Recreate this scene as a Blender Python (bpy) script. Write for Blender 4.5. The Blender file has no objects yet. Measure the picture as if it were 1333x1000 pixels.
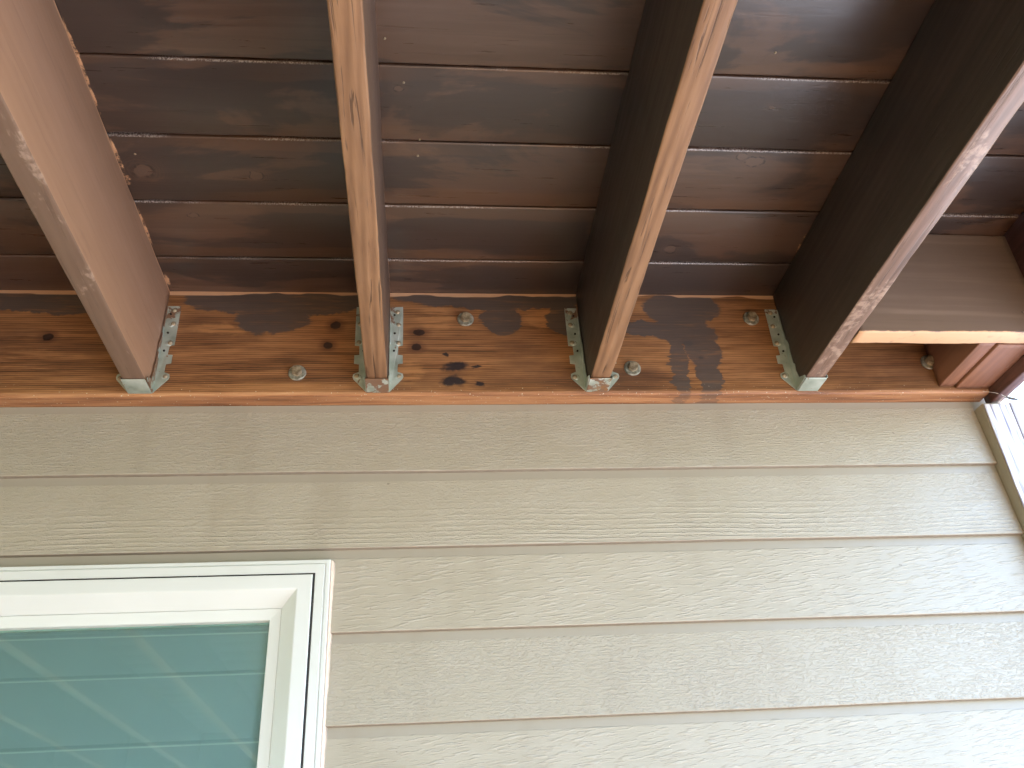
import bpy, bmesh, math, random
from mathutils import Vector, Matrix, noise as mnoise

random.seed(7)
scene = bpy.context.scene
COL = scene.collection

# ------------------------------------------------------------------ camera
cam_data = bpy.data.cameras.new('camera')
cam = bpy.data.objects.new('camera', cam_data); COL.objects.link(cam)
cam_data.sensor_width = 36.0; cam_data.sensor_fit = 'HORIZONTAL'
cam_data.lens = 30.866; cam_data.clip_start = 0.02; cam_data.clip_end = 2000
_r = Vector((0.99477619, -0.08508646, -0.05639702)); _u = Vector((0.00305577, -0.52740967, 0.84960562)); _f = Vector((0.10203427, 0.84533978, 0.52439458))
_m = Matrix.Identity(4)
for i in range(3):
    _m[i][0] = _r[i]; _m[i][1] = _u[i]; _m[i][2] = -_f[i]
_m[0][3], _m[1][3], _m[2][3] = 0.0805, -1.4233, -0.8439
cam.matrix_world = _m
scene.camera = cam

# ------------------------------------------------------------------ sky, sun, exposure
SUN_DIR = Vector((0.45, 0.25, 1.0)).normalized()          # towards the sun
elev = math.asin(SUN_DIR.z); azim = math.atan2(SUN_DIR.x, SUN_DIR.y)
world = bpy.data.worlds.new('World'); scene.world = world; world.use_nodes = True
wt = world.node_tree; wt.nodes.clear()
wo = wt.nodes.new('ShaderNodeOutputWorld'); wb = wt.nodes.new('ShaderNodeBackground'); sk = wt.nodes.new('ShaderNodeTexSky')
sk.sky_type = 'NISHITA'; sk.sun_disc = False; sk.sun_elevation = elev; sk.sun_rotation = azim
sk.air_density = 1.15; sk.dust_density = 0.8; sk.ozone_density = 2.5
wb.inputs['Strength'].default_value = 0.15
wt.links.new(sk.outputs[0], wb.inputs[0]); wt.links.new(wb.outputs[0], wo.inputs[0])
sl = bpy.data.lights.new('sun', 'SUN'); sl.energy = 3.6; sl.angle = math.radians(0.5); sl.color = (1.0, 0.96, 0.90)
so = bpy.data.objects.new('sun', sl); COL.objects.link(so)
so.rotation_euler = SUN_DIR.to_track_quat('Z', 'Y').to_euler()
vs = scene.view_settings
vs.view_transform = 'Standard'; vs.look = 'None'; vs.gamma = 1.0; vs.exposure = 3.74; vs.use_curve_mapping = False
scene.render.resolution_x = 1024; scene.render.resolution_y = 768

# ------------------------------------------------------------------ node helpers
class G:
    """tiny node-graph writer"""
    def __init__(s, name):
        s.m = bpy.data.materials.new(name); s.m.use_nodes = True
        s.t = s.m.node_tree; s.t.nodes.clear()
        s.out = s.n('OutputMaterial'); s.bsdf = s.n('BsdfPrincipled')
        s.t.links.new(s.bsdf.outputs[0], s.out.inputs['Surface'])
    def n(s, typ): return s.t.nodes.new('ShaderNode' + typ)
    def put(s, sock, v):
        if isinstance(v, bpy.types.NodeSocket): s.t.links.new(v, sock)
        elif v is not None:
            if isinstance(v, tuple) and len(v) == 3 and sock.type == 'RGBA': v = v + (1,)
            sock.default_value = v
    def set(s, **k):
        for a, v in k.items(): s.put(s.bsdf.inputs[a.replace('_', ' ')], v)
    def math(s, op, a, b=None, c=None, clamp=False):
        n = s.n('Math'); n.operation = op; n.use_clamp = clamp
        for i, v in enumerate((a, b, c)):
            if v is not None: s.put(n.inputs[i], v)
        return n.outputs[0]
    def vm(s, op, a, b=None, c=None):
        n = s.n('VectorMath'); n.operation = op
        for i, v in enumerate((a, b, c)):
            if v is not None: s.put(n.inputs[i], v)
        return n.outputs['Value'] if op in ('LENGTH', 'DOT_PRODUCT', 'DISTANCE') else n.outputs[0]
    def obj(s): return s.n('TexCoord').outputs['Object']
    def rnd(s): return s.n('ObjectInfo').outputs['Random']
    def xyz(s, v):
        n = s.n('SeparateXYZ'); s.put(n.inputs[0], v); return n.outputs
    def comb(s, x, y, z):
        n = s.n('CombineXYZ')
        for i, v in enumerate((x, y, z)): s.put(n.inputs[i], v)
        return n.outputs[0]
    def noise(s, v, scale, detail=4, rough=.55, dist=0., col=False):
        n = s.n('TexNoise'); s.put(n.inputs['Vector'], v)
        n.inputs['Scale'].default_value = scale; n.inputs['Detail'].default_value = detail
        n.inputs['Roughness'].default_value = rough; n.inputs['Distortion'].default_value = dist
        return n.outputs['Color' if col else 'Fac']
    def wave(s, v, scale, dist=2., detail=2., dscale=1., direction='Y', typ='BANDS'):
        n = s.n('TexWave'); n.wave_type = typ
        if typ == 'BANDS': n.bands_direction = direction
        else: n.rings_direction = direction
        s.put(n.inputs['Vector'], v); n.inputs['Scale'].default_value = scale
        n.inputs['Distortion'].default_value = dist; n.inputs['Detail'].default_value = detail; n.inputs['Detail Scale'].default_value = dscale
        return n.outputs['Fac']
    def ss(s, v, lo, hi, a=0., b=1.):
        n = s.n('MapRange'); n.interpolation_type = 'SMOOTHSTEP'
        s.put(n.inputs[0], v)
        for i, q in zip((1, 2, 3, 4), (lo, hi, a, b)): s.put(n.inputs[i], q)
        return n.outputs[0]
    def ramp(s, v, stops):
        n = s.n('ValToRGB'); e = n.color_ramp.elements
        while len(e) < len(stops): e.new(.5)
        for el, (p, c) in zip(e, stops): el.position = p; el.color = (*c, 1)
        s.put(n.inputs[0], v); return n.outputs[0]
    def mix(s, f, a, b, mode='MIX'):
        n = s.n('Mix'); n.data_type = 'RGBA'; n.blend_type = mode
        s.put(n.inputs[0], f); s.put(n.inputs[6], a); s.put(n.inputs[7], b); return n.outputs[2]
    def bump(s, h, strength=.5, dist=.001, normal=None):
        n = s.n('Bump'); n.inputs['Strength'].default_value = strength; n.inputs['Distance'].default_value = dist
        s.put(n.inputs['Height'], h)
        if normal is not None: s.put(n.inputs['Normal'], normal)
        return n.outputs[0]
    def blobs(s, P, ells):
        """smallest normalised distance to a list of ellipsoids (cx,cy,cz,rx,ry,rz)"""
        d = None
        for (cx, cy, cz, rx, ry, rz) in ells:
            q = s.vm('MULTIPLY', s.vm('SUBTRACT', P, (cx, cy, cz)), (1/rx, 1/ry, 1/rz))
            l = s.vm('LENGTH', q)
            d = l if d is None else s.math('MINIMUM', d, l)
        return d

BIG = 1e3
def wobble(g, P, amp, scale):
    n = g.noise(P, scale, 3, .6, col=True)
    return g.vm('ADD', P, g.vm('MULTIPLY', g.vm('SUBTRACT', n, (.5, .5, .5)), (amp, amp, amp)))

def stretched(g, P, axis, k):
    sc = [1, 1, 1]; sc['XYZ'.index(axis)] = k
    r = g.rnd()
    off = g.comb(g.math('MULTIPLY', r, 37.), g.math('MULTIPLY', r, 91.), g.math('MULTIPLY', r, 53.))
    return g.vm('ADD', g.vm('MULTIPLY', P, tuple(sc)), off)

# ------------------------------------------------------------------ materials
M = {}
def stain_wood(name, axis, c_dark, c_mid, c_light, rough=.5, grain=1.0, patch=.5, spec=.5, raw=None, knots=None, knot_axis=None, bump=.5, lap=None, pale=None, coat=None, pale_col=(.5, .36, .27)):
    g = G(name); P = g.obj()
    Q = stretched(g, P, axis, .06)
    big = g.noise(stretched(g, P, axis, .3), 4.5, 5, .6)
    fine = g.noise(Q, 130, 5, .65, .3)
    mid = g.noise(Q, 34, 4, .6, .8)
    rings = g.wave(stretched(g, P, axis, .045), 34, 9., 3., .7, 'DIAGONAL')
    crack = g.ss(g.noise(stretched(g, P, axis, .035), 120, 4, .6, .8), .57, .63)
    v = g.math('ADD', g.math('MULTIPLY', mid, .5), g.math('MULTIPLY', rings, .22 * grain))
    v = g.math('ADD', v, g.math('MULTIPLY', g.math('SUBTRACT', fine, .12), .55 * grain))
    col = g.ramp(v, [(.3, c_dark), (.55, c_mid), (.8, c_light)])
    # uneven coats of stain
    pm = g.ss(big, .47, .55)
    col = g.mix(g.math('MULTIPLY', pm, patch), col, c_dark)
    if coat is not None:       # second, darker coat that was brushed on unevenly
        b1 = g.noise(stretched(g, P, axis, .42), 5.5, 6, .6, .5); b2 = g.noise(stretched(g, P, axis, .15), 16, 4, .6)
        cm = g.ss(g.math('ADD', b1, g.math('MULTIPLY', g.math('SUBTRACT', b2, .5), .3)), .455, .505)
        col = g.mix(g.math('MULTIPLY', cm, .78), col, coat)
    col = g.mix(g.math('MULTIPLY', crack, .75 * grain), col, tuple(q * .45 for q in c_dark))
    if lap is not None:      # redder lap marks left by the brush along both board edges
        lm, lc = lap(g, P)
        col = g.mix(lm, col, lc)
    if knots:
        d = g.blobs(wobble(g, P, .012, 55), knots)
        rr = g.math('SINE', g.math('MULTIPLY', d, 20.))
        halo = g.ss(d, 3.0, 1.0)
        col = g.mix(g.math('MULTIPLY', halo, g.math('MULTIPLY_ADD', rr, .32, .3)), col, c_dark)
        col = g.mix(g.ss(d, 1.0, .8, 0, .6), col, tuple(x * .9 for x in c_mid))
        col = g.mix(g.math('MULTIPLY', g.math('MULTIPLY', g.ss(d, 1.16, 1.02), g.ss(d, .78, .94, 0, .9)), g.ss(g.noise(P, 75, 3, .6), .42, .56)), col, tuple(x * .16 for x in c_dark))
    if raw is not None:
        rm = raw(g, P)
        col = g.mix(rm, col, (.62, .36, .2))
    if pale is not None:
        col = g.mix(pale(g, P), col, pale_col)
    h = g.math('SUBTRACT', g.math('ADD', g.math('MULTIPLY', fine, .6), g.math('MULTIPLY', rings, .35 * grain)), g.math('MULTIPLY', crack, .9 * grain))
    g.set(Base_Color=col, Roughness=g.math('MULTIPLY_ADD', fine, .25, rough - .12), Specular_IOR_Level=spec, Normal=g.bump(h, bump, .0012))
    return g.m

# ledger: translucent red-brown stain, dark spray-over blotches and drips, knots
def make_ledger_mat():
    g = G('ledger_stain'); P = g.obj()
    Q = stretched(g, P, 'X', .045)
    fine = g.noise(Q, 170, 6, .75, .4); mid = g.noise(Q, 40, 4, .6, 1.0)
    wv = g.wave(g.vm('MULTIPLY', wobble(g, P, .02, 2.0), (.03, 1, 1)), 75, 2.5, 3., 1.5, 'Z')
    v = g.math('ADD', g.math('MULTIPLY', mid, .45), g.math('ADD', g.math('MULTIPLY', fine, .45), g.math('MULTIPLY', wv, .10)))
    col = g.ramp(v, [(.33, (.032, .014, .007)), (.43, (.13, .056, .021)), (.53, (.27, .122, .047)), (.70, (.44, .225, .092))])
    big = g.noise(g.vm('MULTIPLY', P, (.35, 1, 1)), 9, 5, .6)
    col = g.mix(g.ss(big, .5, .66, 0, .5), col, (.08, .036, .019))
    stv = g.noise(g.vm('MULTIPLY', P, (.12, 1, 1)), 120, 3, .6)
    W = g.vm('ADD', wobble(g, wobble(g, P, .035, 20), .012, 70), g.comb(g.math('MULTIPLY', g.math('SUBTRACT', stv, .5), .03), 0., 0.))
    or_ = g.blobs(W, [(.105, 0, .165, .045, BIG, .028), (.33, 0, .165, .05, BIG, .022), (.06, 0, .045, .03, BIG, .03), (-.3, 0, .14, .06, BIG, .015)])
    col = g.mix(g.math('MULTIPLY', g.ss(or_, 1.15, .6, 0, .75), g.ss(fine, .35, .6)), col, (.42, .20, .075))
    # knots
    K = g.blobs(wobble(g, P, .006, 70), [(-.083, 0, .148, .010, BIG, .009), (-.095, 0, .102, .009, BIG, .007), (.075, 0, .132, .012, BIG, .007), (.07, 0, .098, .010, BIG, .008), (.60, 0, .108, .010, BIG, .006), (.62, 0, .075, .005, BIG, .003), (-.6, 0, .12, .01, BIG, .008)])
    col = g.mix(g.ss(K, 2.6, .9, 0, .55), col, (.06, .02, .012))
    col = g.mix(g.ss(K, 1.1, .85, 0, .9), col, (.018, .008, .006))
    # black resin bleeds
    B = g.blobs(W, [(.142, 0, .056, .022, BIG, .012), (.141, 0, .022, .026, BIG, .013), (.188, 0, .014, .010, BIG, .007), (.123, 0, .086, .005, BIG, .004), (.18, 0, .055, .01, BIG, .005)])
    col = g.mix(g.ss(B, 1.25, .6, 0, .95), col, (.012, .010, .014))
    # grey-brown overspray from the deck boards with drips
    D = g.blobs(W, [(-.27, 0, .212, .10, BIG, .040), (-.20, 0, .165, .070, BIG, .038), (-.12, 0, .208, .1, BIG, .036), (-.60, 0, .205, .17, BIG, .032),
                    (.22, 0, .218, .20, BIG, .030), (.237, 0, .165, .040, BIG, .034), (.235, 0, .14, .022, BIG, .016), (.36, 0, .17, .035, BIG, .04),
                    (.600, 0, .195, .080, BIG, .045), (.60, 0, .135, .068, BIG, .034), (.515, 0, .142, .06, BIG, .015),
                    (.574, 0, .07, .020, BIG, .05), (.572, 0, .02, .016, BIG, .035), (.628, 0, .09, .036, BIG, .045), (.630, 0, .03, .024, BIG, .04), (.628, 0, -.002, .022, BIG, .02)])
    dm = g.math('MULTIPLY', g.ss(D, 1.05, .92, 0, .9), g.ss(stv, .28, .5, .65, 1.))
    col = g.mix(dm, col, g.mix(fine, (.050, .040, .036), (.085, .068, .060)))
    z = g.xyz(P)[2]
    # top edge: spray did not reach the very top, pale bare wood in broken strokes
    tn = g.noise(g.vm('MULTIPLY', P, (.5, 1, 1)), 11, 3, .6)
    zt = g.math('ADD', z, g.math('MULTIPLY', g.math('SUBTRACT', tn, .5), .055))
    col = g.mix(g.math('MULTIPLY', g.math('MULTIPLY', g.ss(zt, .2215, .2235), g.ss(z, .2165, .2185)), .92), col, (.56, .33, .19))
    # lower arris and bottom edge: more orange
    zb = g.ss(z, .003, -.004)
    bt = g.ramp(g.math('ADD', g.math('MULTIPLY', fine, .5), g.math('MULTIPLY', mid, .5)), [(.36, (.13, .05, .022)), (.48, (.30, .13, .055)), (.6, (.44, .22, .10)), (.7, (.55, .32, .17))])
    col = g.mix(g.math('MULTIPLY', zb, g.math('SUBTRACT', 1., g.math('MULTIPLY', dm, .6))), col, bt)
    # specks of dried caulk
    sp = g.noise(P, 260, 2, .5)
    col = g.mix(g.math('MULTIPLY', g.ss(sp, .70, .72), g.ss(z, .03, -.005)), col, (.55, .5, .38))
    h = g.math('ADD', fine, g.math('MULTIPLY', wv, .12))
    g.set(Base_Color=col, Roughness=g.math('MULTIPLY_ADD', fine, .2, .36), Normal=g.bump(h, .45, .001))
    return g.m

def deck_lap(g, P):
    # reddish uncovered streaks along board edges; P.y is measured from the board's wall-side edge
    y = g.math('FLOORED_MODULO', g.math('SUBTRACT', g.xyz(P)[1], YL - .1009), .1457); n = g.noise(stretched(g, P, 'X', .22), 7, 4, .6)
    e = g.math('MINIMUM', y, g.math('SUBTRACT', .1457, y))
    m = g.ss(g.math('ADD', e, g.math('MULTIPLY', g.math('SUBTRACT', n, .5), .13)), .026, .02)
    fade = g.ss(g.noise(stretched(g, P, 'X', .6), 2.3, 2), .42, .6)
    return g.math('MULTIPLY', g.math('MULTIPLY', m, fade), .45), (.12, .062, .032)

YL = -.0381
def deck_raw(g, P):
    d = g.blobs(wobble(g, P, .005, 160), [(-.399, -.375, 0, .0045, .05, BIG), (-.398, -.335, 0, .0075, .014, BIG), (-.399, -.22, 0, .003, .05, BIG), (-.399, -.55, 0, .003, .09, BIG), (-.398, -.07, 0, .006, .02, BIG), (.7985, -.2, 0, .003, .03, BIG)])
    return g.math('MULTIPLY', g.ss(d, 1.0, .7, 0, .8), g.ss(g.noise(P, 45, 4, .7), .42, .56))
def deck_edge_glint(g, P):
    # gritty pale line painting the glint on each board's outer arris
    y = g.math('FLOORED_MODULO', g.math('SUBTRACT', g.xyz(P)[1], YL - .1009), .1457)
    e = g.math('MULTIPLY', g.ss(y, .0056, .0040), g.ss(y, .0018, .0024))
    gr = g.math('MULTIPLY', g.ss(g.noise(P, 420, 2, .6), .44, .58), g.ss(g.noise(g.vm('MULTIPLY', P, (1, 3, .3)), 5, 3), .44, .58))
    return g.math('MULTIPLY', g.math('MULTIPLY', e, gr), .7)
M['ledger'] = make_ledger_mat()
M['deck'] = stain_wood('deck_board_stain', 'X', (.080, .046, .031), (.125, .077, .055), (.165, .107, .08), rough=.31, grain=.22, patch=.5, spec=.75, bump=.28, lap=deck_lap, raw=deck_raw, pale=deck_edge_glint, pale_col=(.36, .33, .31), coat=(.030, .022, .020),
                       knots=[(.548, -.179, 0, .011, .011, BIG), (-.368, -.354, 0, .017, .015, BIG), (.639, -.405, 0, .019, .011, BIG), (.615, -.415, 0, .010, .008, BIG), (.048, -.534, 0, .006, .006, BIG), (-.19, -.348, 0, .012, .010, BIG), (-.31, -.25, 0, .009, .007, BIG), (.63, -.52, 0, .006, .004, BIG)])
def joist_pale(g, P):
    x, y, z = g.xyz(P)
    n = g.noise(stretched(g, P, 'Y', .25), 22, 5, .65)
    return g.math('MULTIPLY', g.math('MULTIPLY', g.ss(n, .53, .6), g.ss(g.noise(P, 70, 4, .6), .4, .6)), g.ss(z, .006, .001, 0, .45))
def joist_raw(g, P):
    # bare wood where the brush missed the joint with the deck
    x, y, z = g.xyz(P)
    n = g.noise(stretched(g, P, 'Y', .4), 14, 4, .7)
    zt = g.math('ADD', z, g.math('MULTIPLY', g.math('SUBTRACT', n, .5), .016))
    return g.math('MULTIPLY', g.ss(zt, .2205, .2235), .85)
M['joist_side'] = stain_wood('joist_dark_stain', 'Y', (.040, .028, .021), (.072, .050, .038), (.10, .071, .055), rough=.45, grain=.45, patch=.4, bump=.35)  # darker copy of the joist stain, paints in the shade on side faces
M['joist_side_mid'] = stain_wood('joist_mid_stain', 'Y', (.10, .058, .038), (.145, .085, .056), (.18, .11, .075), rough=.5, grain=.3, patch=.3, bump=.3, raw=joist_raw)  # in-between copy, paints in weaker shade for the second joist
M['joist'] = stain_wood('joist_stain', 'Y', (.125, .060, .029), (.24, .123, .058), (.33, .182, .092), rough=.5, grain=1.0, patch=.3, bump=.5)
M['joist_smooth'] = stain_wood('joist_solid_stain', 'Y', (.30, .170, .104), (.36, .208, .130), (.405, .24, .155), rough=.5, grain=.25, patch=.15, bump=.25, raw=joist_raw, pale=joist_pale)  # lighter copy, paints side light into the left joist's faces
M['joist_smooth_low'] = stain_wood('joist_lower_edge_stain', 'Y', (.155, .092, .060), (.215, .132, .088), (.26, .165, .112), rough=.5, grain=.35, patch=.3, bump=.35, pale=joist_pale)  # darker copy for the lower edge, keeps the painted light on the faces
M['joist_pale'] = stain_wood('joist_worn_stain', 'Y', (.13, .075, .052), (.25, .15, .11), (.36, .24, .185), rough=.36, grain=.6, patch=.35, bump=.4, raw=joist_raw, pale=joist_pale)  # pinkish tone paints in the sky's reflection; pale patches are unpainted wood
def block_low_edge(g, P):  # paler towards the board's lower edge
    x, y, z = g.xyz(P)
    n = g.noise(P, 40, 4, .6)
    return g.ss(g.math('ADD', z, g.math('MULTIPLY', n, .008)), .0075, .0045)
M['blocking'] = stain_wood('blocking_stain', 'X', (.16, .11, .08), (.27, .195, .145), (.32, .235, .178), rough=.5, grain=.15, patch=.35, bump=.25, raw=block_low_edge,
                           knots=[(1.165, 0, .045, .007, BIG, .005)])
M['stub'] = stain_wood('stub_block_stain', 'Y', (.19, .08, .043), (.30, .135, .072), (.38, .185, .10), rough=.5, grain=.3, patch=.4, bump=.4)
M['rim'] = stain_wood('rim_board_stain', 'Y', (.06, .025, .02), (.13, .055, .042), (.19, .09, .07), rough=.35, grain=.5, patch=.2, bump=.3)

def make_metal(name, over=.3, rust=.2, z0=-1, z1=-.5):
    g = G(name); P = g.obj()
    n = g.noise(P, 28, 3, .5); n2 = g.noise(P, 160, 3, .5); n3 = g.noise(P, 42, 4, .6, .4)
    col = g.ramp(n, [(.3, (.27, .32, .27)), (.5, (.40, .46, .40)), (.7, (.55, .60, .55))])
    col = g.mix(g.ss(n2, .66, .76, 0, .35), col, (.2, .24, .2))
    zz = g.xyz(P)[2]
    n3 = g.math('ADD', n3, g.ss(zz, .125, .185, 0., .16))
    col = g.mix(g.ss(n3, 1 - over - .04, 1 - over + .02), col, (.19, .105, .062))
    col = g.mix(g.ss(g.noise(P, 90, 4, .7), .68 - rust * .3, .72 - rust * .3, 0, .8), col, (.26, .12, .04))
    met = g.math('MULTIPLY', g.ss(n3, 1 - over + .02, 1 - over - .04), .35)
    g.set(Base_Color=col, Roughness=g.math('MULTIPLY_ADD', n, .35, .26), Metallic=met, Normal=g.bump(n2, .25, .0005))
    return g.m
M['zinc'] = make_metal('galvanised_steel', .30, .05)
M['zinc_seat_brown'] = make_metal('overpainted_steel', .56, .1)
M['zinc_seat_rust'] = make_metal('rusty_steel', .50, .5)
M['zinc_seat_pale'] = make_metal('bare_steel', .28, .1)
g = G('bolt_steel'); P = g.obj(); n = g.noise(P, 120, 4)
g.set(Base_Color=g.ramp(n, [(.3, (.13, .095, .055)), (.5, (.27, .215, .135)), (.7, (.42, .36, .25))]), Metallic=.35, Roughness=.45, Normal=g.bump(n, .3, .0004)); M['bolt'] = g.m
g = G('washer_zinc'); P = g.obj(); n = g.noise(P, 90, 4)
g.set(Base_Color=g.ramp(n, [(.35, (.16, .15, .11)), (.55, (.34, .35, .29)), (.7, (.5, .5, .43))]), Metallic=.5, Roughness=.4); M['washer'] = g.m
g = G('dark_hole'); g.set(Base_Color=(.01, .008, .007), Roughness=.8); M['dark'] = g.m

def make_siding(name, kind):
    g = G(name); P = g.obj(); x, y, z = g.xyz(P)      # z measured from the plank's lower edge
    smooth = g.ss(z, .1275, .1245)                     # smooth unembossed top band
    r = g.rnd()
    S = g.vm('ADD', P, g.comb(g.math('MULTIPLY', r, 31.), 0., g.math('MULTIPLY', r, 17.)))
    stip = g.noise(g.vm('MULTIPLY', S, (.5, 1, 1)), 300, 4, .7)
    dash = g.noise(g.vm('MULTIPLY', S, (.10, 1, 1)), 340, 3, .6)
    blot = g.noise(g.vm('MULTIPLY', S, (.5, 1, 1)), 14, 3, .6)
    if kind == 'grain':
        Wv = g.vm('ADD', P, g.comb(0., 0., g.math('MULTIPLY', g.noise(g.vm('MULTIPLY', P, (1, .1, .6)), 2.0, 1, .5), .03)))
        zz = g.xyz(Wv)[2]
        # growth lines bunch towards the top of the plank and open out near its lower edge
        ph = g.math('MULTIPLY', g.math('POWER', g.math('MAXIMUM', zz, .0001), .62), 330.)
        ph = g.math('ADD', ph, g.math('MULTIPLY', g.noise(g.vm('MULTIPLY', S, (.15, 1, 1)), 90, 2), 2.5))
        ln = g.math('POWER', g.math('MULTIPLY_ADD', g.math('SINE', ph), .5, .5), 3.)
        ln = g.math('MULTIPLY', ln, g.ss(z, .10, .045, .0, 1.))
        brk = g.ss(g.noise(g.vm('MULTIPLY', S, (.35, 1, 1)), 120, 2), .36, .5)
        fadex = g.ss(g.noise(g.vm('MULTIPLY', P, (1, 0, .2)), 2.6, 2), .35, .6, .25, 1.)
        h = g.math('ADD', g.math('MULTIPLY', g.math('MULTIPLY', g.math('MULTIPLY', ln, brk), fadex), 1.15), g.math('ADD', g.math('MULTIPLY', g.ss(stip, .46, .66), .5), g.math('MULTIPLY', g.ss(dash, .5, .66), .3)))
    elif kind == 'brushed':
        rot = g.n('VectorRotate'); rot.rotation_type = 'Y_AXIS'; rot.inputs['Angle'].default_value = .12
        g.put(rot.inputs['Vector'], S)
        dg = g.noise(g.vm('MULTIPLY', rot.outputs[0], (.13, 1, 1)), 230, 3, .6)
        h = g.math('ADD', g.math('MULTIPLY', g.ss(dg, .5, .66), .9), g.math('ADD', g.math('MULTIPLY', dash, .4), g.math('MULTIPLY', stip, .3)))
    else:
        h = g.math('ADD', g.math('MULTIPLY', g.ss(stip, .48, .66), .8), g.math('MULTIPLY', g.ss(dash, .48, .66), .5))
    h = g.math('MULTIPLY', h, g.math('MULTIPLY', smooth, g.ss(blot, .34, .6, .5, 1.)))
    col = g.mix(g.ss(blot, .3, .75), (.360, .328, .264), (.390, .358, .296))
    fl = g.noise(S, 330, 2, .5)
    col = g.mix(g.ss(fl, .74, .77, 0, .7), col, (.62, .57, .46))
    dk = g.noise(S, 75, 2, .5)
    col = g.mix(g.ss(dk, .77, .79, 0, .5), col, (.13, .105, .08))
    col = g.mix(g.ss(h, .35, 1.1, 0, .4), col, (.44, .41, .355))  # paler ridge tops paint in the light they catch
    col = g.mix(g.math('SUBTRACT', 1., smooth), col, (.315, .288, .240))  # smooth band tinted darker, paints in the contact shadow under the lap
    dirt = g.noise(g.vm('MULTIPLY', S, (1.6, 1, .35)), 5, 5, .65)
    col = g.mix(g.ss(dirt, .48, .75, 0, .35), col, (.27, .235, .18))
    g.set(Base_Color=col, Roughness=g.ss(blot, .3, .7, .38, .52), Specular_IOR_Level=.5, Normal=g.bump(h, .62, .0018))
    return g.m
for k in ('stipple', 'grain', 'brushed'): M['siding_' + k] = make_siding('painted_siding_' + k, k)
g = G('siding_raw_edge'); P = g.obj(); g.set(Base_Color=g.mix(g.noise(P, 60, 4), (.20, .165, .125), (.29, .25, .195)), Roughness=.8); M['lip'] = g.m  # browner tone on the plank's downward edge
g = G('trim_paint'); g.set(Base_Color=(.30, .265, .20), Roughness=.5); M['trim_paint'] = g.m

# weathered corner post
g = G('weathered_white_wood'); P = g.obj()
Q = stretched(g, P, 'Z', .05)
w1 = g.wave(g.vm('MULTIPLY', wobble(g, P, .03, 6), (1, 1, .06)), 22, 6., 3., 1., 'X'); f1 = g.noise(Q, 160, 4, .65)
v = g.math('ADD', g.math('MULTIPLY', w1, .15), g.math('MULTIPLY', f1, .85))
g.set(Base_Color=g.ramp(v, [(.32, (.16, .14, .18)), (.42, (.38, .36, .41)), (.58, (.58, .57, .60))]), Roughness=.7, Normal=g.bump(v, .6, .0015)); M['weathered'] = g.m

g = G('vinyl'); P = g.obj(); n = g.noise(P, 9, 3)
sp = g.noise(P, 330, 2)
g.set(Base_Color=g.mix(g.ss(sp, .77, .79, 0, .4), g.mix(n, (.58, .61, .60), (.64, .67, .665)), (.45, .43, .38)), Roughness=.38); M['vinyl'] = g.m
g = G('gasket'); P = g.obj()
g.set(Base_Color=g.mix(g.ss(g.noise(P, 500, 2), .68, .7), (.012, .012, .013), (.4, .4, .4)), Roughness=.9); M['gasket'] = g.m
g = G('caulk'); P = g.obj(); n = g.noise(P, 120, 4)
g.set(Base_Color=g.mix(n, (.5, .38, .31), (.68, .56, .48)), Roughness=.6, Normal=g.bump(n, .6, .002)); M['caulk'] = g.m
g = G('blind_fabric'); P = g.obj(); n = g.noise(P, 6, 3)
g.set(Base_Color=g.mix(n, (.58, .65, .70), (.65, .72, .78)), Roughness=.6); M['blind'] = g.m
g = G('hem_white'); g.set(Base_Color=(.88, .9, .9), Roughness=.5); M['hem'] = g.m
# low-e glass: green-tinted transmission with a clear reflection
g = G('window_glass'); P = g.obj()
tr = g.n('BsdfTransparent'); gl = g.n('BsdfGlossy'); mx = g.n('MixShader'); fr = g.n('Fresnel')
tr.inputs[0].default_value = (.87, .96, .97, 1); gl.inputs[0].default_value = (.85, 1, .98, 1); gl.inputs['Roughness'].default_value = .02
fr.inputs[0].default_value = 1.75
g.t.links.new(fr.outputs[0], mx.inputs[0]); g.t.links.new(tr.outputs[0], mx.inputs[1]); g.t.links.new(gl.outputs[0], mx.inputs[2])
g.t.links.new(mx.outputs[0], g.out.inputs['Surface']); M['glass'] = g.m
g = G('interior_paint'); g.set(Base_Color=(.35, .36, .34), Roughness=.8); M['interior'] = g.m
g = G('deck_membrane_rubber'); g.set(Base_Color=(.08, .08, .08), Roughness=.8); M['membrane'] = g.m
g = G('concrete'); P = g.obj(); n = g.noise(P, 3, 6, .6); n2 = g.noise(P, 60, 5, .6)
g.set(Base_Color=g.mix(n2, g.mix(n, (.23, .24, .26), (.29, .30, .32)), (.20, .21, .23)), Roughness=.85, Normal=g.bump(n2, .3, .003)); M['concrete'] = g.m
g = G('lawn'); P = g.obj(); n = g.noise(P, 2.5, 6, .65); n2 = g.noise(P, 90, 3, .6)
g.set(Base_Color=g.mix(n2, g.mix(n, (.13, .125, .045), (.19, .175, .07)), (.09, .09, .035)), Roughness=.9, Normal=g.bump(n2, .8, .03)); M['lawn'] = g.m
g = G('mulch'); P = g.obj(); n = g.noise(P, 45, 5, .7)
g.set(Base_Color=g.mix(n, (.15, .08, .042), (.38, .22, .12)), Roughness=.9, Normal=g.bump(n, 1., .02)); M['mulch'] = g.m
g = G('foliage'); g.set(Base_Color=(.055, .095, .025), Roughness=.6); M['foliage'] = g.m
g = G('bark'); P = g.obj(); g.set(Base_Color=g.mix(g.noise(P, 12, 4), (.06, .045, .035), (.14, .11, .085)), Roughness=.9); M['bark'] = g.m
g = G('roofing'); g.set(Base_Color=(.09, .085, .08), Roughness=.9); M['roof'] = g.m
g = G('cobweb'); g.set(Base_Color=(.7, .68, .64), Roughness=.6); M['web'] = g.m
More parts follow.
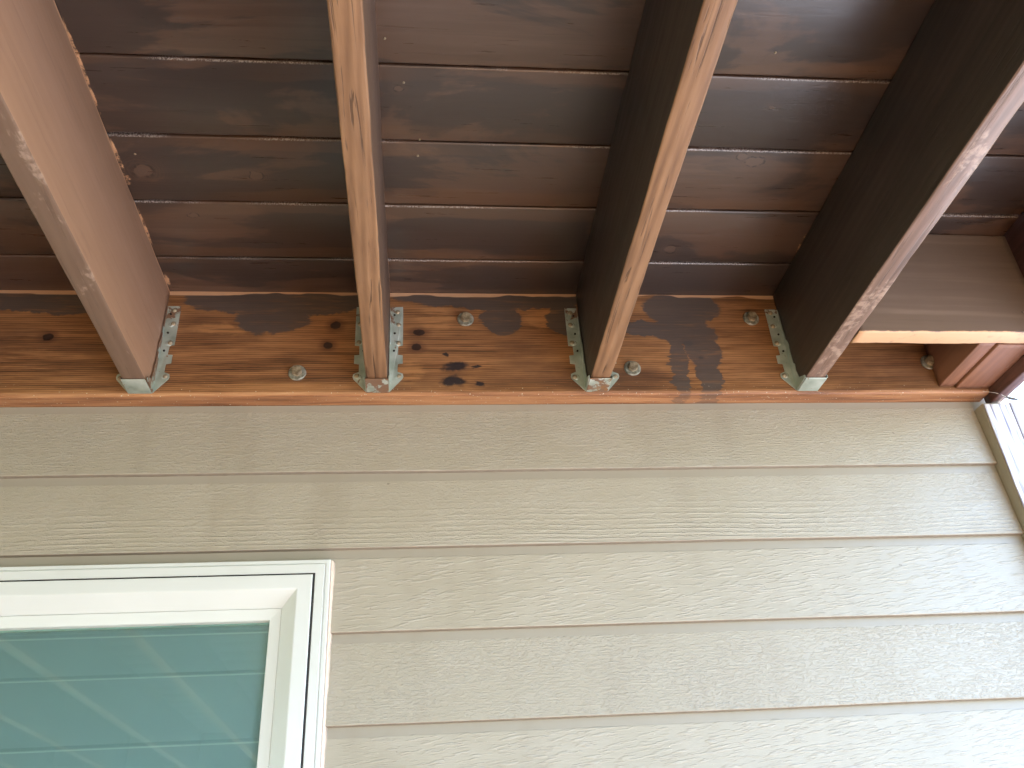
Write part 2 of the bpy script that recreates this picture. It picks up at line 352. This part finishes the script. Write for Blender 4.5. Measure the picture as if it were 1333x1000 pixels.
g = G('dry_leaf'); g.set(Base_Color=(.09, .07, .05), Roughness=.8); M['leaf'] = g.m

# ------------------------------------------------------------------ object helpers
def link(name, me, mat, parent=None, loc=(0, 0, 0), mats=None):
    o = bpy.data.objects.new(name, me); COL.objects.link(o)
    for mm in (mats or [mat]):
        if len(me.materials) < len(mats or [mat]): me.materials.append(M[mm] if isinstance(mm, str) else mm)
    o.location = loc
    if parent is not None:
        o.parent = parent; o.matrix_parent_inverse = Matrix.Translation(-world_loc(parent))
    return o
def world_loc(o):
    return o['_w'] if False else Vector(WL.get(o.name, (0, 0, 0)))
WL = {}
def empty(name, loc, label=None, cat=None, parent=None):
    o = bpy.data.objects.new(name, None); COL.objects.link(o); o.empty_display_size = .05
    o.location = loc; WL[o.name] = loc
    if parent is not None:
        o.parent = parent; o.matrix_parent_inverse = Matrix.Translation(-world_loc(parent))
    if label: o['label'] = label
    if cat: o['category'] = cat
    return o
def pydata(name, v, f, smooth=False):
    me = bpy.data.meshes.new(name); me.from_pydata([tuple(p) for p in v], [], f); me.validate()
    bm = bmesh.new(); bm.from_mesh(me); bmesh.ops.recalc_face_normals(bm, faces=bm.faces); bm.to_mesh(me); bm.free()
    if smooth:
        me.polygons.foreach_set('use_smooth', [True] * len(me.polygons))
    me.update(); return me
def box_me(name, x0, x1, y0, y1, z0, z1, bev=0., seg=2):
    bm = bmesh.new(); bmesh.ops.create_cube(bm, size=1)
    for v in bm.verts:
        v.co = Vector(((x0 + x1) / 2 + v.co.x * (x1 - x0), (y0 + y1) / 2 + v.co.y * (y1 - y0), (z0 + z1) / 2 + v.co.z * (z1 - z0)))
    if bev: bmesh.ops.bevel(bm, geom=bm.edges[:], offset=bev, segments=seg, affect='EDGES', profile=.5)
    me = bpy.data.meshes.new(name); bm.to_mesh(me); bm.free(); return me
def rounded_section(w, h, r, seg=3):
    """rounded rectangle, centred on 0 in a, from 0 to h in b"""
    pts = []
    for cx, cy, a0 in ((w/2 - r, h - r, 0), (-w/2 + r, h - r, 90), (-w/2 + r, r, 180), (w/2 - r, r, 270)):
        for k in range(seg + 1):
            a = math.radians(a0 + 90 * k / seg); pts.append((cx + r * math.cos(a), cy + r * math.sin(a)))
    return pts
def lumber(name, axis, s0, s1, a0, z0, w, h, r=.003, n=40, wane=.0012, seed=0., stops=None):
    """a sawn board running along X or Y with softly uneven arrises; a0 = centre across"""
    sec = rounded_section(w, h, r); V = []; F = []; m = len(sec)
    ts = stops or [s0 + (s1 - s0) * i / n for i in range(n + 1)]
    for t in ts:
        for k, (a, b) in enumerate(sec):
            ca = -1 if a < 0 else 1; cb = -1 if b < h/2 else 1
            d = mnoise.noise(Vector((t * 9, ca * 5.3 + seed, cb * 3.1))) * wane + mnoise.noise(Vector((t * 45, ca * 7.7 + seed, cb * 9.1))) * wane * .5
            d2 = mnoise.noise(Vector((t * 1.3, seed * 3.3, cb))) * wane
            aa = a0 + a - ca * max(d, -wane * .3) + d2; bb = z0 + b - cb * max(d, -wane * .3) * .7
            V.append((t, aa, bb) if axis == 'X' else (aa, t, bb))
    for i in range(len(ts) - 1):
        for k in range(m):
            k2 = (k + 1) % m; F.append((i*m + k, i*m + k2, (i+1)*m + k2, (i+1)*m + k))
    F.append(tuple(range(m))); F.append(tuple((len(ts)-1)*m + k for k in range(m)))
    me = pydata(name, V, F, True)
    for p in me.polygons:
        if len(p.vertices) > 4: p.use_smooth = False
    return me
def prism(name, poly, axis, a0, a1, mat=None):
    """polygon in the other two axes (in XYZ order) extruded along axis"""
    V = []; n = len(poly)
    for a in (a0, a1):
        for (p, q) in poly:
            V.append({'X': (a, p, q), 'Y': (p, a, q), 'Z': (p, q, a)}[axis])
    F = [tuple(range(n)), tuple(range(2*n - 1, n - 1, -1))] + [(i, (i+1) % n, n + (i+1) % n, n + i) for i in range(n)]
    return pydata(name, V, F)

# ------------------------------------------------------------------ shared dimensions (metres); z = 0 is the joists' underside
YL = -.0381; H = .2275; ZL = -.0069; GROUND = -2.42
JX = [-.4179, 0., .4064, .8172]
DECK_FRONT = -4.2

# ------------------------------------------------------------------ ground
def structure(o): o['kind'] = 'structure'; return o
bm = bmesh.new(); bmesh.ops.create_grid(bm, x_segments=8, y_segments=8, size=400)
me = bpy.data.meshes.new('ground'); bm.to_mesh(me); bm.free()
structure(link('ground', me, 'lawn', loc=(0, 0, GROUND)))
structure(link('path', box_me('path', 1.32, 7.5, -9, 9, GROUND - .1, GROUND + .03, .01), 'concrete'))  # added unseen slab, bounces sunlight up from the right

link('mulch_bed', box_me('mulch_bed', -6, 1.30, -6.2, .0, GROUND - .1, GROUND + .02, .01), 'mulch')['kind'] = 'structure'  # added unseen bed, gives warm bounce light from below

# ------------------------------------------------------------------ added trees behind the camera, block low sky light, reflect in the window
def leaf_mesh(name, n, rx, rz, seed):
    rn = random.Random(seed); V = []; F = []
    cl = []
    for i in range(46):
        a = rn.uniform(0, 6.283); h = rn.uniform(-1, 1); r = math.sqrt(max(0, 1 - h * h)) * rn.uniform(.55, 1.0)
        cl.append(Vector((r * math.cos(a) * rx, r * math.sin(a) * rx, h * rz)))
    for i in range(n):
        c = cl[rn.randrange(len(cl))]
        p = c + Vector((rn.gauss(0, .42), rn.gauss(0, .42), rn.gauss(0, .42)))
        d = Vector((rn.gauss(0, 1), rn.gauss(0, 1), rn.gauss(0, 1))).normalized(); e = d.orthogonal().normalized(); s_ = rn.uniform(.10, .22)
        b = len(V); V += [p - d * s_, p + e * s_ * .5, p + d * s_, p - e * s_ * .5]; F.append((b, b+1, b+2, b+3))
    me = bpy.data.meshes.new(name); me.from_pydata([tuple(v) for v in V], [], F); me.materials.append(M['foliage']); return me
def trunk_mesh(name, h, r):
    bm = bmesh.new(); bmesh.ops.create_cone(bm, cap_ends=True, segments=10, radius1=r, radius2=r * .35, depth=h)
    for v in bm.verts: v.co.z += h / 2
    me = bpy.data.meshes.new(name); bm.to_mesh(me); bm.free(); me.materials.append(M['bark']); return me
crowns = [leaf_mesh('crown', 7000, 2.1, 3.6, q) for q in (1, 2)]; trunk = trunk_mesh('trunk', 5.5, .2)
spots = [(-15, -11), (-10.5, -14), (-6, -14.5), (-1.5, -14.5), (2.5, -15)]
tl = ['leafy tree in the far left corner of the garden', 'leafy tree next to the far left garden corner',
      'leafy tree opposite the left end of the deck', 'leafy tree straight opposite the window', 'leafy tree at the right end of the garden row']
for i, (x, y) in enumerate(spots):
    t = empty('garden_tree', (x, y, GROUND), tl[i], 'tree'); t['group'] = 'trees in the garden facing the house'
    t.rotation_euler.z = i * 1.3
    for nm, me, z in (('trunk', trunk, 0), ('crown', crowns[i % 2], 3.9)):
        o = bpy.data.objects.new(nm, me); COL.objects.link(o); o.parent = t; o.location = (0, 0, z)

# ------------------------------------------------------------------ house
house = empty('house', (-1.9, 0, GROUND), 'house wall of beige lap siding with white window below the deck', 'house')
WX0, WX1, WZ0, WZ1 = -1.27, -.07, -1.55, -.314          # window outer edges
hx0, hx1 = -5.0, 1.168
V = []; F = []
def addbox(x0, x1, y0, y1, z0, z1):
    b = len(V)
    for x in (x0, x1):
        for y in (y0, y1):
            for z in (z0, z1): V.append((x, y, z))
    F.extend([(b, b+1, b+3, b+2), (b+4, b+6, b+7, b+5), (b, b+4, b+5, b+1), (b+2, b+3, b+7, b+6), (b, b+2, b+6, b+4), (b+1, b+5, b+7, b+3)])
ox0, ox1, oz0, oz1 = WX0 + .02, WX1 - .02, WZ0 + .02, WZ1 - .02
addbox(hx0, ox0, .002, .15, GROUND, 3.2); addbox(ox1, hx1 + .06, .002, .15, GROUND, 3.2)
addbox(ox0, ox1, .002, .15, GROUND, oz0); addbox(ox0, ox1, .002, .15, oz1, 3.2)
addbox(hx0, hx0 + .15, .15, 5, GROUND, 3.2); addbox(hx1 - .09, hx1 + .06, .15, 5, GROUND, 3.2); addbox(hx0, hx1 + .06, 5, 5.15, GROUND, 3.2)
link('wall', pydata('wall', V, F), 'trim_paint', house)
me = prism('roof', [(-.5, 3.2), (2.6, 4.9), (5.65, 3.2), (5.65, 3.05), (2.6, 4.75), (-.5, 3.05)], 'X', hx0 - .4, hx1 + .4)
link('roof', me, 'roof', house)
link('floor', box_me('floor', hx0 + .15, hx1 - .1, .16, 4.99, GROUND + .05, GROUND + .15), 'interior', house)
link('ceiling', box_me('ceiling', hx0 + .15, hx1 - .1, .16, 4.99, .15, .25), 'interior', house)

E_, S0 = .1418, -.1485
kinds = ['stipple', 'grain', 'brushed', 'stipple', 'brushed', 'grain']
def plank_me(name, segs, zb, lipj):
    """segs: list of (x0,x1,zlo,zhi) in plank coords. Slanted lap plank with a small rounded drip edge"""
    V = []; F = []
    def yf(z): return -.0112 + .0094 * min(max(z / E_, 0), 1.2)
    for (x0, x1, zl, zh) in segs:
        n = max(2, int((x1 - x0) / .06)); b0 = len(V)
        prof = [(yf(zl) + .0092, zl + .0), (yf(zl) + .0018, zl), (yf(zl) + .0005, zl + .0006), (yf(zl), zl + .002), (yf(zl + .03), zl + .03), (yf(zh), zh), (yf(zh) + .006, zh)]
        if x1 - x0 < .06: n = 1
        for i in range(n + 1):
            x = x0 + (x1 - x0) * i / n
            j = mnoise.noise(Vector((x * 4, zb * 13, 0))) * lipj
            for k, (y, z) in enumerate(prof): V.append((x, y, z + (j if k < 4 else 0)))
        m = len(prof)
        for i in range(n):
            for k in range(m):
                k2 = (k+1) % m; F.append((b0+i*m+k, b0+i*m+k2, b0+(i+1)*m+k2, b0+(i+1)*m+k))
        F.append(tuple(b0+k for k in range(m))); F.append(tuple(b0+n*m+k for k in range(m)))
    return pydata(name, V, F)
nrow = int((S0 - GROUND - .1) / E_) + 1
for i in range(-22, nrow):
    zb = S0 - E_ * i
    if i < 0 and zb < H + .05: continue
    top = E_ + .012
    if i == 0: top = E_ - .0012
    lo_abs, hi_abs = zb, zb + E_
    segs = []
    xr0 = WX1 + .004; xl1 = WX0 - .004
    if hi_abs < WZ1 and lo_abs > WZ0: segs = [(xr0, hx1, 0, top), (hx0, xl1, 0, top)]
    elif lo_abs < WZ1 < hi_abs: segs = [(xr0, hx1, 0, top), (hx0, xl1, 0, top), (xl1, xr0, WZ1 + .0015 - zb, top)]
    elif lo_abs < WZ0 < hi_abs: segs = [(xr0, hx1, 0, top), (hx0, xl1, 0, top), (xl1, xr0, 0, WZ0 - .0015 - zb)]
    else: segs = [(hx0, hx1, 0, top)]
    k = kinds[i % 6]
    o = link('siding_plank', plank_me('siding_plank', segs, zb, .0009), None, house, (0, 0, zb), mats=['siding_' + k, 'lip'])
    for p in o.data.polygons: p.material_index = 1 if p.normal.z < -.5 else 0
    if i == 0: o['label'] = 'topmost siding plank right below the brown ledger board'
    if i == 1: o['label'] = 'siding plank with long raised wood grain lines above the window'

# corner trim: painted return and weathered front boards
cb = empty('corner_trim', (hx1 + .05, -.02, GROUND), parent=house)
link('trim_return', box_me('trim_return', hx1 + .001, hx1 + .05, -.0312, .001, GROUND + .05, ZL - .021, .001, 1), 'trim_paint', cb)
link('trim_board', lumber('trim_board', 'X', 0, 1, 0, 0, .1, .1) if False else box_me('trim_board', hx1 + .0015, hx1 + .0545, -.0350, -.0314, GROUND + .05, ZL - .024, .0015, 2), 'weathered', cb)
link('trim_board', box_me('trim_board', hx1 + .055, hx1 + .15, -.0372, .012, GROUND + .05, ZL - .020, .003, 2), 'weathered', cb)

# ------------------------------------------------------------------ window
win = empty('window', ((WX0 + WX1) / 2, 0, WZ0), parent=house)
win['label'] = 'white vinyl window with pale blind behind green tinted glass'
def ring(name, prof, mat, closed=True):
    """sweep a profile (inset from the window's outer edge, y) round the rectangle with mitred corners"""
    V = []; F = []; m = len(prof)
    for (sx, sz) in ((0, 0), (1, 0), (1, 1), (0, 1)):
        for (d, y) in prof:
            x = WX0 + d if sx == 0 else WX1 - d; z = WZ0 + d if sz == 0 else WZ1 - d
            V.append((x, y, z))
    for c in range(4):
        c2 = (c + 1) % 4
        for k in range(m if closed else m - 1):
            k2 = (k + 1) % m; F.append((c*m + k, c*m + k2, c2*m + k2, c2*m + k))
    return link(name, pydata(name, V, F), mat, win)
ring('outer_frame', [(0, .02), (0, -.0225), (.001, -.0235), (.0062, -.0235), (.0070, -.0215), (.0085, -.0215), (.0095, -.026), (.0225, -.026), (.0235, -.025), (.0235, .02)], 'vinyl')
ring('gasket', [(.0236, .012), (.0236, -.0255), (.0267, -.0265), (.0267, .012)], 'gasket')
ring('sash_frame', [(.0268, .02), (.0268, -.0285), (.0278, -.0295), (.049, -.0295), (.051, -.0288), (.0735, -.0085), (.0740, -.0078), (.0746, -.0078), (.0746, .02)], 'vinyl')
ring('glazing_stop', [(.0748, .022), (.0748, -.0062), (.0755, -.007), (.092, -.0045), (.093, -.0035), (.093, .022)], 'vinyl')
link('glass_pane', box_me('glass_pane', WX0 + .0935, WX1 - .0935, .0075, .0115, WZ0 + .0935, WZ1 - .0935), 'glass', win)
# caulk bead on the right jamb
V = []; F = []; nn = 80
for i in range(nn + 1):
    z = WZ1 + .001 - i * (WZ1 - WZ0) / nn; w = .0042 + .0016 * mnoise.noise(Vector((0, 3, z * 40)))
    for (a, b) in ((0, -.002), (0, -.0165), (w * .6, -.0150), (w, -.0105), (w + .002, -.002)): V.append((WX1 + .0003 + a, b, z))
for i in range(nn):
    for k in range(5):
        k2 = (k+1) % 5; F.append((i*5+k, i*5+k2, (i+1)*5+k2, (i+1)*5+k))
link('caulk_bead', pydata('caulk_bead', V, F, True), 'caulk', win)
# blind: head rail and wide slats behind the glass
BY = -.026
bz = [-.355, -.419, -.484, -.586, -.69, -.795, -.90, -1.005, -1.11, -1.215, -1.32, -1.425, -1.53]
for i in range(len(bz) - 1):
    z1, z0 = bz[i], bz[i + 1]
    poly = [(q + BY, w_) for q, w_ in [(.0500, z0 + .0001), (.0478, z0 + .0016), (.0475, z0 + .0022), (.0500, z0 + .0075), (.0500, z1), (.0540, z1), (.0540, z0 + .0001)]]
    link('blind_slat', prism('blind_slat', poly, 'X', WX0 + .05, WX1 - .05), 'blind', win)
    link('slat_hem', prism('slat_hem', [(.0470 + BY, z0 - .0006), (.0470 + BY, z0 + .0016), (.0474 + BY, z0 + .0018), (.0474 + BY, z0 - .0006)], 'X', WX0 + .05, WX1 - .05), 'hem', win)  # white strip paints in the light along each slat's lower edge

# ------------------------------------------------------------------ deck
deck = empty('deck', (-1.4, -1.6, GROUND), 'brown stained wooden deck seen from underneath, bolted to the house', 'deck')
# ledger with an eased lower arris
V = []; F = []; xs = [-4.2 + 5.389 * i / 140 for i in range(141)]
for x in xs:
    j = mnoise.noise(Vector((x * 6, 1, 2))) * .0012
    for (y, z) in ((-.0006, H - .0005), (YL, H - .0005), (YL, ZL + .006), (YL + .0012, ZL + .0018 + j), (YL + .004, ZL + j), (-.0006, ZL + j * .6)): V.append((x, y, z))
for i in range(140):
    for k in range(6):
        k2 = (k+1) % 6; F.append((i*6+k, i*6+k2, (i+1)*6+k2, (i+1)*6+k))
F.append(tuple(range(6))); F.append(tuple(140*6 + k for k in range(6)))
o = link('ledger_board', pydata('ledger_board', V, F), 'ledger', deck); o['label'] = 'red brown ledger board with dark drips, knots and bolts'

# deck boards, laid parallel to the wall, tight eased joints
BW = .1457; EDGE0 = YL - .1009
nb = 0; y1 = EDGE0 + BW; x0b, x1b = -4.2, 1.190
kn = {1: [], 2: [], 3: []}
while y1 > DECK_FRONT:
    y0 = y1 - BW
    yc = (y0 + y1) / 2; w = BW - .0012
    yy1 = min(y1, -.001) if nb == 0 else y1
    w = (yy1 - y0) - .0042
    stops = [x0b] + [-.75 + 1.95 * i / 60 for i in range(61) if -.75 + 1.95 * i / 60 < x1b - .02] + [x1b] if yc > -1.3 else [x0b + (x1b - x0b) * i / 8 for i in range(9)]
    me = lumber('deck_board', 'X', 0, 0, yy1 - (w / 2 + .0021), H, w, .036, .0030, stops=stops, wane=.0010, seed=nb * 2.7)
    o = link('deck_board', me, 'deck', deck)
    y1 = y0; nb += 1
link('deck_membrane', box_me('deck_membrane', x0b, 1.19, DECK_FRONT + .02, -.003, H + .039, H + .045), 'membrane', deck)  # added unseen sheet, stops light leaking through the board gaps

# joists
joist_x = [-3.67 + .4064 * i for i in range(8)] + JX
jm = {0: 'joist_smooth_low', 1: 'joist', 2: 'joist', 3: 'joist_pale'}
jl = {0: 'smooth tan brown joist at the left', 1: 'joist seen straight from below with cracked grain', 2: 'joist with dark left side and grained lower edge', 3: 'joist with worn pinkish lower edge at the right'}
ystops = [YL - .0015 - 1.2 * i / 90 for i in range(91)] + [YL - 1.2 - (abs(DECK_FRONT) - 1.24 - .04) * i / 12 for i in range(1, 13)]
for i, x in enumerate(joist_x):
    k = i - 8
    me = lumber('joist', 'Y', 0, 0, x, 0, .0381, H - .0006, .0032, stops=ystops if k >= 0 else [YL - .0015 - (abs(DECK_FRONT) - .08) * q / 10 for q in range(11)], wane=.0014 if k != 0 else .0007, seed=i * 4.1)
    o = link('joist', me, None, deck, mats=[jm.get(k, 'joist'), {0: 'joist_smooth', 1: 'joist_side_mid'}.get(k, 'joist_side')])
    for p in me.polygons:        # lower edge and faces split; faces carry painted-in light and shade
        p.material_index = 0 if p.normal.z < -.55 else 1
    if k >= 0: o['label'] = jl[k]

# end rim board, front rim board, blocking and stub blocks
link('rim_board', lumber('rim_board', 'Y', 0, 0, 1.2045, -.023, .024, H + .06, .003, stops=[-.012 - 1.2 * i / 60 for i in range(61)] + [DECK_FRONT], wane=.0012, seed=55), 'rim', deck)
o = link('blocking_board', lumber('blocking_board', 'X', 0, 0, -.2135, 0, .037, H - .0008, .003, stops=[.8375 + (1.1915 - .8375) * i / 30 for i in range(31)], wane=.0016, seed=71), 'blocking', deck)
o['label'] = 'short blocking board with raw pale lower edge between joist and rim'
link('stub_block', lumber('stub_block', 'Y', 0, 0, 1.1035, .006, .032, H - .007, .002, stops=[YL - .001 - .152 * i / 12 for i in range(13)], wane=.001, seed=12), 'stub', deck)
link('stub_block', lumber('stub_block', 'Y', 0, 0, 1.1555, .001, .071, H - .002, .002, stops=[YL - .001 - .152 * i / 12 for i in range(13)], wane=.001, seed=19), 'stub', deck)
link('rim_board', lumber('rim_board', 'X', 0, 0, DECK_FRONT - .014, -.023, .028, H + .06, .003, stops=[-4.2 + 5.4 * i / 12 for i in range(13)], seed=31), 'rim', deck)
for x in (-4.0, -1.4, 1.1):
    link('support_post', box_me('support_post', x - .045, x + .045, DECK_FRONT + .05, DECK_FRONT + .14, GROUND + .03, -.001, .004), 'joist', deck)

# joist hangers
T = .0014
flange = [(0, .190), (.0245, .190), (.0250, .172), (.0250, .101), (.0165, .100), (.0160, .079), (.0250, .078), (.0250, .060), (.0160, .0585), (.0155, .041), (.0255, .036), (.0265, .030), (.0250, .0255), (.0015, -.0016), (0, -.0016)]
sidep = [(0, -.0016), (.047, -.0016), (.047, .004), (.024, .014), (.017, .034), (.019, .047), (.014, .052), (.013, .088), (.016, .094), (.014, .104), (.0075, .112), (.006, .186), (0, .186)]
nails = [(.0145, .180), (.0165, .149), (.017, .107), (.019, .0305)]
def head_me(name, r, t, n=10, dome=.5):
    bm = bmesh.new(); bmesh.ops.create_cone(bm, cap_ends=True, segments=n, radius1=r, radius2=r * dome, depth=t)
    bmesh.ops.rotate(bm, verts=bm.verts, matrix=Matrix.Rotation(math.pi / 2, 3, 'X'))
    me = bpy.data.meshes.new(name); bm.to_mesh(me); bm.free(); return me
nail_me = head_me('nail', .0052, .0032); nail_me.materials.append(M['bolt'])
hole_me = head_me('nail_hole', .0022, .0016, 8, .95); hole_me.materials.append(M['dark'])
dim_me = head_me('dimple', .0075, .0022, 12, .55); dim_me.materials.append(M['zinc'])
seat_mat = ['zinc_seat_pale', 'zinc_seat_brown', 'zinc_seat_rust', 'zinc_seat_pale']
hl = ['pale galvanised joist hanger on the leftmost joist, seat scraped white', 'joist hanger showing both notched flanges under the second joist', 'green grey joist hanger with tan rusty seat', 'dark joist hanger with white seat on the rightmost joist']
for k, x in enumerate(JX):
    hg = empty('joist_hanger', (x, YL, 0), parent=deck); hg['label'] = hl[k]
    hw = .0381 / 2 + .0008
    for s in (-1, 1):
        bendo = .0022 if s > 0 else .0008
        V = []; F = []
        # slightly bowed flange, built as a thin plate
        poly = flange; n = len(poly)
        for yy in (YL - .0006, YL - .0006 - T):
            for (a, z) in poly: V.append((x + s * (hw + a), yy - bendo * (a / .025) * (.4 + .6 * math.sin(z * 31 + k)), z))
        F = [tuple(range(n)), tuple(range(2*n-1, n-1, -1))] + [(i, (i+1) % n, n + (i+1) % n, n + i) for i in range(n)]
        link('flange', pydata('flange', V, F), 'zinc', hg)
        lean = .0035 if (s > 0 and k == 0) else .0012
        V = []
        for xo in (0, T):
            for (d, z) in sidep: V.append((x + s * (hw + xo + lean * d / .047), YL - .0008 - d, z))
        n = len(sidep)
        F = [tuple(range(n)), tuple(range(2*n-1, n-1, -1))] + [(i, (i+1) % n, n + (i+1) % n, n + i) for i in range(n)]
        link('side_plate', pydata('side_plate', V, F), ['zinc_seat_brown', 'zinc', 'zinc', 'zinc'][k], hg)
        for (a, z) in nails:
            for nm, me, yo in (('dimple', dim_me, -.0024), ('nail', nail_me, -.0042)):
                if nm == 'dimple' and z > .17: continue
                o = bpy.data.objects.new(nm, me); COL.objects.link(o); o.location = (x + s * (hw + a - (.003 if nm == 'dimple' else 0)), YL + yo, z + random.uniform(-.002, .002)); o.parent = hg
                o.matrix_parent_inverse = Matrix.Translation(-Vector((x, YL, 0)))
    for s in (-1, 1):
        for (a, z) in ((.0085, .171), (.0095, .128), (.0085, .088)):
            o = bpy.data.objects.new('nail_hole', hole_me); COL.objects.link(o); o.location = (x + s * (hw + a), YL - .0030, z); o.parent = hg
            o.matrix_parent_inverse = Matrix.Translation(-Vector((x, YL, 0)))
    link('seat_plate', box_me('seat_plate', x - hw - .0005, x + hw + .0005, YL - .0475, YL - .001, -.0034, -.0015, .0006, 1), seat_mat[k], hg)

# lag bolts with washers
def hex_bolt(x, z, rot, tilt, label):
    b = empty('lag_bolt', (x, YL, z), parent=deck); b['label'] = label
    bm = bmesh.new(); bmesh.ops.create_cone(bm, cap_ends=True, segments=6, radius1=.0102, radius2=.0096, depth=.011)
    bmesh.ops.bevel(bm, geom=[e for e in bm.edges], offset=.0009, segments=2, affect='EDGES')
    bmesh.ops.rotate(bm, verts=bm.verts, matrix=Matrix.Rotation(rot, 3, 'Z')); bmesh.ops.rotate(bm, verts=bm.verts, matrix=Matrix.Rotation(math.pi/2 + tilt, 3, 'X'))
    me = bpy.data.meshes.new('bolt_head'); bm.to_mesh(me); bm.free()
    o = link('bolt_head', me, 'bolt', b, (x, YL - .0088, z))
    V = []; F = []; n = 28; pr = [(.0035, -.0002), (.0035, -.003), (.0150, -.0034), (.0160, -.0026), (.0163, -.0002)]
    for i in range(n):
        a = 2 * math.pi * i / n
        for (r, y) in pr: V.append((r * math.cos(a), y, r * math.sin(a)))
    for i in range(n):
        for q in range(4):
            i2 = (i + 1) % n; F.append((i*5+q, i*5+q+1, i2*5+q+1, i2*5+q))
    o = link('washer', pydata('washer', V, F), 'washer', b, (x, YL - .0004, z))
hex_bolt(-.147, .040, .2, .0, 'lag bolt alone on the ledger right of the leftmost joist')
hex_bolt(.165, .163, .6, .1, 'lag bolt high on the ledger between the two middle joists')
hex_bolt(.481, .049, .9, -.05, 'lag bolt just right of the third joist seat')
hex_bolt(.740, .168, .4, .0, 'lag bolt touching the top of the dark rightmost hanger')
hex_bolt(1.084, .062, .1, .0, 'lag bolt half hidden beside the stub block')

# small nail heads on the deck boards
for (x, y) in ((.055, -.545), (.078, -.435), (.075, -.40), (.03, -.62), (-.37, -.39), (.6, -.62)):
    o = bpy.data.objects.new('nail', nail_me); COL.objects.link(o); o.parent = deck; o.matrix_parent_inverse = Matrix.Translation(-Vector((-1.4, -1.6, GROUND)))
    o.location = (x, y, H - .0005); o.rotation_euler = (math.pi / 2, 0, 0); o.scale = (.45, .45, .45)

# ------------------------------------------------------------------ cobweb with a dead leaf by the corner
web = empty('cobweb', (1.19, -.05, -.03), 'thin cobweb strand with a dark dry leaf at the house corner', 'cobweb')
def tube(name, pts, r, mat, parent):
    V = []; F = []; n = 5
    for i, p in enumerate(pts):
        p = Vector(p); d = (Vector(pts[min(i+1, len(pts)-1)]) - Vector(pts[max(i-1, 0)])).normalized()
        a = d.orthogonal().normalized(); b = d.cross(a)
        for k in range(n):
            q = 2 * math.pi * k / n; V.append(p + (a * math.cos(q) + b * math.sin(q)) * r)
    for i in range(len(pts) - 1):
        for k in range(n):
            k2 = (k+1) % n; F.append((i*n+k, i*n+k2, (i+1)*n+k2, (i+1)*n+k))
    return link(name, pydata(name, V, F, True), mat, parent)
tube('strand', [(1.176, -.037, -.004), (1.185, -.052, -.016), (1.195, -.056, -.022), (1.207, -.052, -.026)], .0005, 'web', web)
V = []; F = []
for i in range(9):
    t = i / 8; w = .0035 * math.sin(math.pi * min(max(t, .04), .97)) + .0004
    for s in (-1, 0, 1): V.append((1.200 + t * .030, -.053 - .001 * s * s + .002 * math.sin(t * 5), -.024 - t * .012 + s * w))
for i in range(8):
    for k in range(2): F.append((i*3+k, i*3+k+1, (i+1)*3+k+1, (i+1)*3+k))
me = pydata('leaf', V, F, True); link('leaf', me, 'leaf', web)
